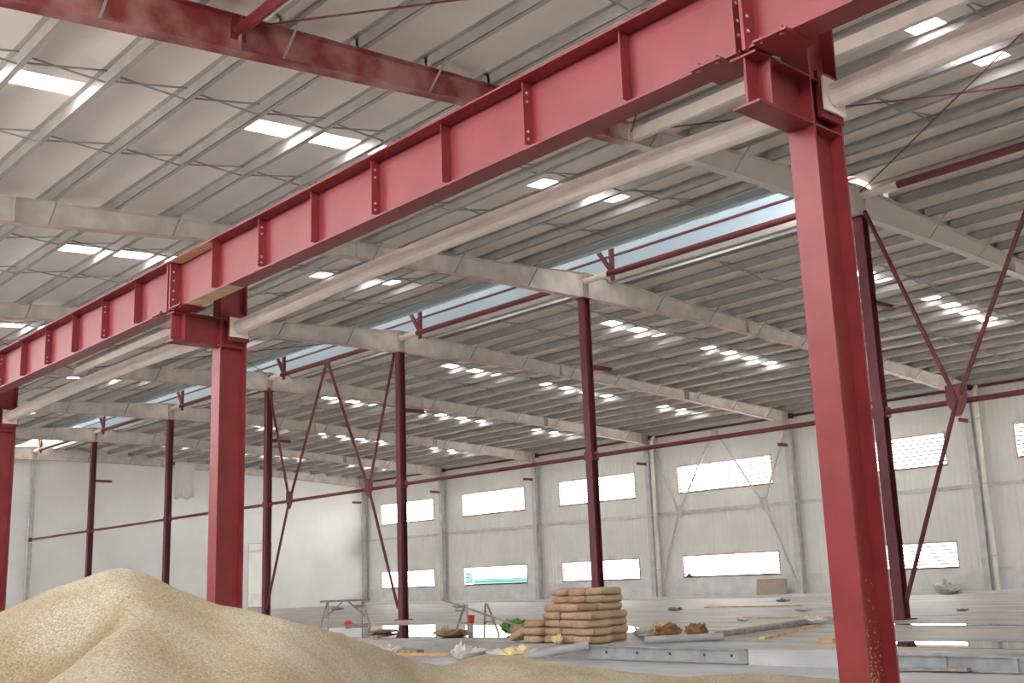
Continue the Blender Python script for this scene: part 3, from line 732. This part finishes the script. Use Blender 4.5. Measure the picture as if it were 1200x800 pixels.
# trestles
def trestle(name, label, loc, ang, L, h, topbar=True):
    t = thing(name, label, 'trestle', loc, None, (0, 0, ang))
    if topbar: box(-L/2-.1, L/2+.1, -.04, .04, h-.05, h).obj('top_rail', WOODD, t)
    for s in (-1, 1):
        for q in (-1, 1):
            MB().bar((s*(L/2-.1), q*.03, h-.04), (s*(L/2), q*.26, 0), .03, .03).obj('leg', WOODD, t)
        MB().bar((s*(L/2-.04), -.17, .25), (s*(L/2-.04), .17, .25), .03, .03).obj('rung', WOODD, t)
    if topbar:
        for s in (-1, 1): MB().bar((s*(L/2-.03), 0, .26), (s*.08, 0, h-.05), .03, .03).obj('stay', WOODD, t)
        MB().bar((.1, .25, .03), (L/2+.15, .22, .03), .05, .04).obj('foot_rail', WOODD, t)
    return t
trestle('trestle', 'thin timber trestle standing upright on the floor near the plaster wall', (-24.7, 16.35, .001), _yaw+.55, 1.15, .68)
trestle('trestle', 'broken timber trestle without its rail, standing in the puddle', (-16.4, 13.75, .001), _yaw+.6, .66, .62, False)
o = MB().bar((-17.15, 13.55, .68), (-15.35, 14.0, .14), .04, .03).obj('leaning_pole', WOODD); tag(o, 'dark pole slanting down across the broken trestle', 'pole')
crumple('green_net', GREENN, (-15.9, 14.25, .006), .26, .5, 'crumpled green netting bundle lying beside the broken trestle', 'netting', 3)
bk = thing('bucket', 'small red plastic bucket hanging near the broken trestle', 'bucket', (-16.75, 13.9, .22))
MB().tube((0,0,0), (0,0,.16), .065, 14, r2=.085).obj('pail', REDP, bk); MB().tube((-.085,0,.15), (.085,0,.15), .008, 6).obj('handle', STEELP, bk)
MB().tube((0,0,-.219), (0,0,0), .05, 10).obj('stand', PVC, bk)
hh = thing('hard_hat', 'red hard hat lying on the floor by the upright trestle', 'hard hat', (-26.3, 17.5, .001))
hm = MB(); nn = 14
for j in range(6):
    t = j/5*math.pi/2
    for i in range(nn): hm.v.append((.13*math.cos(t)*math.cos(2*math.pi*i/nn), .11*math.cos(t)*math.sin(2*math.pi*i/nn), .02+.10*math.sin(t)))
for j in range(5):
    for i in range(nn): hm.f.append((j*nn+i, j*nn+(i+1) % nn, (j+1)*nn+(i+1) % nn, (j+1)*nn+i))
hm.obj('shell', REDP, hh, smooth=True); MB().tube((.03,0,0), (.03,0,.022), .145, 16).obj('brim', REDP, hh)
# planks, sacks, paper on the ledge and slab edge
o = MB().bar((-15.0, 11.55, -.165), (-14.35, 12.1, -.165), .14, .05).obj('timber_plank', WOOD); tag(o, 'orange timber plank below the slab edge beside torn white sacks', 'plank')
o = MB().bar((-15.9, 11.55, -.17), (-14.9, 12.0, -.17), .12, .04).obj('timber_plank', WOOD); tag(o, 'darker orange timber plank half buried by the sand heap', 'plank')
o = MB().bar((-18.4, 12.02, -.16), (-15.9, 12.05, -.16), .16, .06).obj('timber_plank', RUSTD); tag(o, 'long brown timber plank along the foot of the slab edge', 'plank')
crumple('plastic_sack', WHITE, (-13.95, 11.6, -.2), .24, .35, 'torn white sack crumpled on the ledge beside the orange plank', 'sack', 5)
crumple('plastic_sack', WHITE, (-13.7, 11.2, -.2), .16, .7, 'upright torn white sack scrap nearest the sand', 'sack', 9)
crumple('plastic_sack', WHITE, (-13.5, 11.75, -.2), .22, .3, 'flat white sack next to the yellow packing', 'sack', 11)
crumple('plastic_sack', WHITE, (-16.6, 11.95, -.2), .17, .4, 'pale plastic sack beside the long brown plank', 'sack', 14)
crumple('packing_paper', STRAW, (-13.05, 11.75, -.2), .26, .35, 'yellow crumpled packing at the open pipe end', 'packing', 17)
crumple('packing_block', STRAW, (-12.72, 12.28, .0), .085, .8, 'small cream foam lump in front of the cement bags', 'foam lump', 19)
crumple('paper_heap', PAPER, (-11.9, 13.9, 0), .22, .45, 'heap of torn brown paper beyond the cement bags', 'paper', 21)
crumple('paper_heap', PAPER, (-11.55, 14.2, 0), .17, .55, 'smaller torn brown paper heap with an upturned edge', 'paper', 22)
crumple('paper_heap', STRAW, (-12.15, 14.05, 0), .13, .9, 'cream paper scrap among torn brown paper', 'paper', 24)
crumple('plastic_sack', WHITE, (-12.35, 13.85, 0), .16, .5, 'grey white sack slumped next to the torn brown paper', 'sack', 26)
crumple('dirt_clod', RUSTD, (-16.6, 13.35, 0), .33, .22, 'low mound of brown dirt in the puddle by the broken trestle', 'dirt', 31)
crumple('dirt_clod', RUSTD, (-14.9, 13.5, 0), .2, .5, 'brown dirt lump left of the low cement stack', 'dirt', 33)
crumple('dirt_clod', RUSTD, (-20.0, 14.2, 0), .3, .12, 'flat pale dirt patch in the puddle under the ridge column', 'dirt', 35)
o = box(-.08, .08, -.05, .05, 0, .05).obj('brick', RUSTD, None, (-18.1, 12.7, .001)); tag(o, 'single brown brick at the slab edge beyond the sand', 'brick')
o = box(-.10, .10, -.05, .05, 0, .06).obj('brick', WOOD, None, (-8.75, 13.5, .001)); tag(o, 'orange brick left of the splashed crane column', 'brick')
crumple('rubble', WHITE, (-12.0, 18.2, 0), .22, .3, 'grey white rubble scrap by the end of the weathered pole', 'rubble', 41)
crumple('rubble', STRAW, (-12.3, 18.5, 0), .14, .5, 'yellow scrap by the end of the weathered pole', 'rubble', 43)
for k, (x, y, r, m) in enumerate(((-13.5, 21.5, .16, WOODD), (-12.1, 24, .12, RUSTD), (-16.5, 24.5, .2, WHITE), (-14.7, 19.6, .13, WHITE), (-21.5, 25.5, .22, WOODD), (-24, 24, .2, RUSTD), (-28, 28, .25, WOODD), (-33, 27, .25, WHITE), (-38, 31, .3, WOODD), (-10.6, 27, .15, WOODD), (-18, 31, .2, RUSTD), (-23, 33, .22, WOODD), (-46, 30, .3, WOODD), (-50, 34, .3, WOODD))):
    crumple('rubble', m, (x, y, 0), r, .22, 'small scrap of rubble scattered on the open floor behind', 'rubble', 50+k, 'rubble scraps on the far floor')
for k, (a, b) in enumerate((((-15.5, 20.7, .02), (-11.9, 20.9, .02)), ((-9.3, 21.5, .02), (-6.6, 21.2, .02)), ((-22, 27.5, .03), (-19, 28.2, .03)))):
    o = MB().bar(a, b, .12, .035).obj('timber_plank', WOOD); tag(o, ['flat yellow plank on the slab under the sixth ridge column side', 'flat yellow plank right of the sixth ridge column foot', 'flat yellow plank out on the middle of the floor'][k], 'plank')
# along the window wall
bd = thing('leaning_board', 'brown square board leaning on the base of the window wall', 'board', (-28.7, 40.35, .1), None, (math.radians(-10), 0, 0))
box(-.75, .75, -.02, .02, 0, .66).obj('panel', BOARD, bd); box(-.75, .75, -.028, -.02, .62, .66).obj('edge_strip', BOARD, bd)
crumple('gravel_pile', WCOL, (-20.6, 39.9, 0), .42, .5, 'small dark grey rubble pile against the window wall', 'rubble', 61)
crumple('blue_cloth', BLUE, (FX(3)+1.75, 41.06, .94), .14, .45, 'blue cloth on the sill of a lower window', 'cloth', 63)
# white sheet hung from a column bracket
cs = MB(); NX, NZ = 14, 12
for j in range(NZ+1):
    for i in range(NX+1):
        y = .22+.88*i/NX; z = 6.33-1.5*j/NZ-.06*math.sin(i*.9)*(j/NZ)
        cs.v.append((.07+.035*math.sin(i*1.3+j*.25)*(.3+j/NZ), y, z))
for j in range(NZ):
    for i in range(NX): a = j*(NX+1)+i; cs.f.append((a, a+1, a+NX+2, a+NX+1))
o = cs.obj('hanging_sheet', CURT, None, (FX(4), YB, 0), smooth=True); sd = o.modifiers.new('thickness', 'SOLIDIFY'); sd.thickness = .012
tag(o, 'white plastic sheet hanging from the bracket of the second ridge column', 'sheet')

# puddles: thin films of water with irregular outlines
def puddle(loc, rx, ry, seed, label, n=72):
    mb = MB(); pts = []
    for i in range(n):
        t = 2*math.pi*i/n; k = 1+.16*noise.noise(Vector((math.cos(t)*1.6+seed, math.sin(t)*1.6, seed)))+.08*noise.noise(Vector((math.cos(t)*5, math.sin(t)*5+seed, 0)))
        c, s = math.cos(t), math.sin(t)
        pts.append((rx*k*math.copysign(abs(c)**.6, c), ry*k*math.copysign(abs(s)**.6, s)))
    mb.prism(pts, 'Z', 0, .004)
    o = mb.obj('puddle', WATER, None, loc); tag(o, label, 'puddle'); return o
puddle((-19.6, 15.3, .001), 5.2, 2.35, 2.0, 'wide still puddle around the fourth ridge column reflecting the windows')
puddle((-6.0, 13.55, .001), 2.2, .55, 5.0, 'shallow puddle along the slab edge right of the splashed crane column')
puddle((-9.2, 18.35, .001), 1.5, .22, 8.0, 'thin sliver of water near the foot of the sixth ridge column')

# truck in the yard
tk = thing('truck', 'teal and white lorry parked outside the lower window', 'truck', (-65.6, 55, -.45))
cab = MB(); cab.prism([(-1.4, .55), (1.0, .55), (1.0, 1.5), (.75, 2.55), (-1.4, 2.55)], 'Y', -1.0, 1.0); cab.obj('cab', TRUCKW, tk)
cw = MB(); cw.prism([(.0, 1.5), (.95, 1.5), (.72, 2.35), (.0, 2.35)], 'Y', -1.012, -1.0); cw.obj('side_window', TRUCK, tk)
cw = MB(); cw.box(-1.0, -.3, -1.012, -1.0, 1.45, 2.35); cw.obj('side_window', GLASS, tk)
box(1.0, 5.4, -1.0, 1.0, 1.1, 1.78).obj('flat_bed', TRUCK, tk)
for x in (-.4, 2.8, 4.1):
    for s in (-1, 1): MB().tube((x, s*1.0, .42), (x, s*.7, .42), .42, 18).obj('wheel', TYRE, tk)
mr = MB(); mr.box(-1.62, -1.5, -1.15, -1.1, 1.5, 2.2); mr.box(-1.6, -1.4, -1.13, -1.0, 2.2, 2.24); mr.obj('mirror', TYRE, tk)
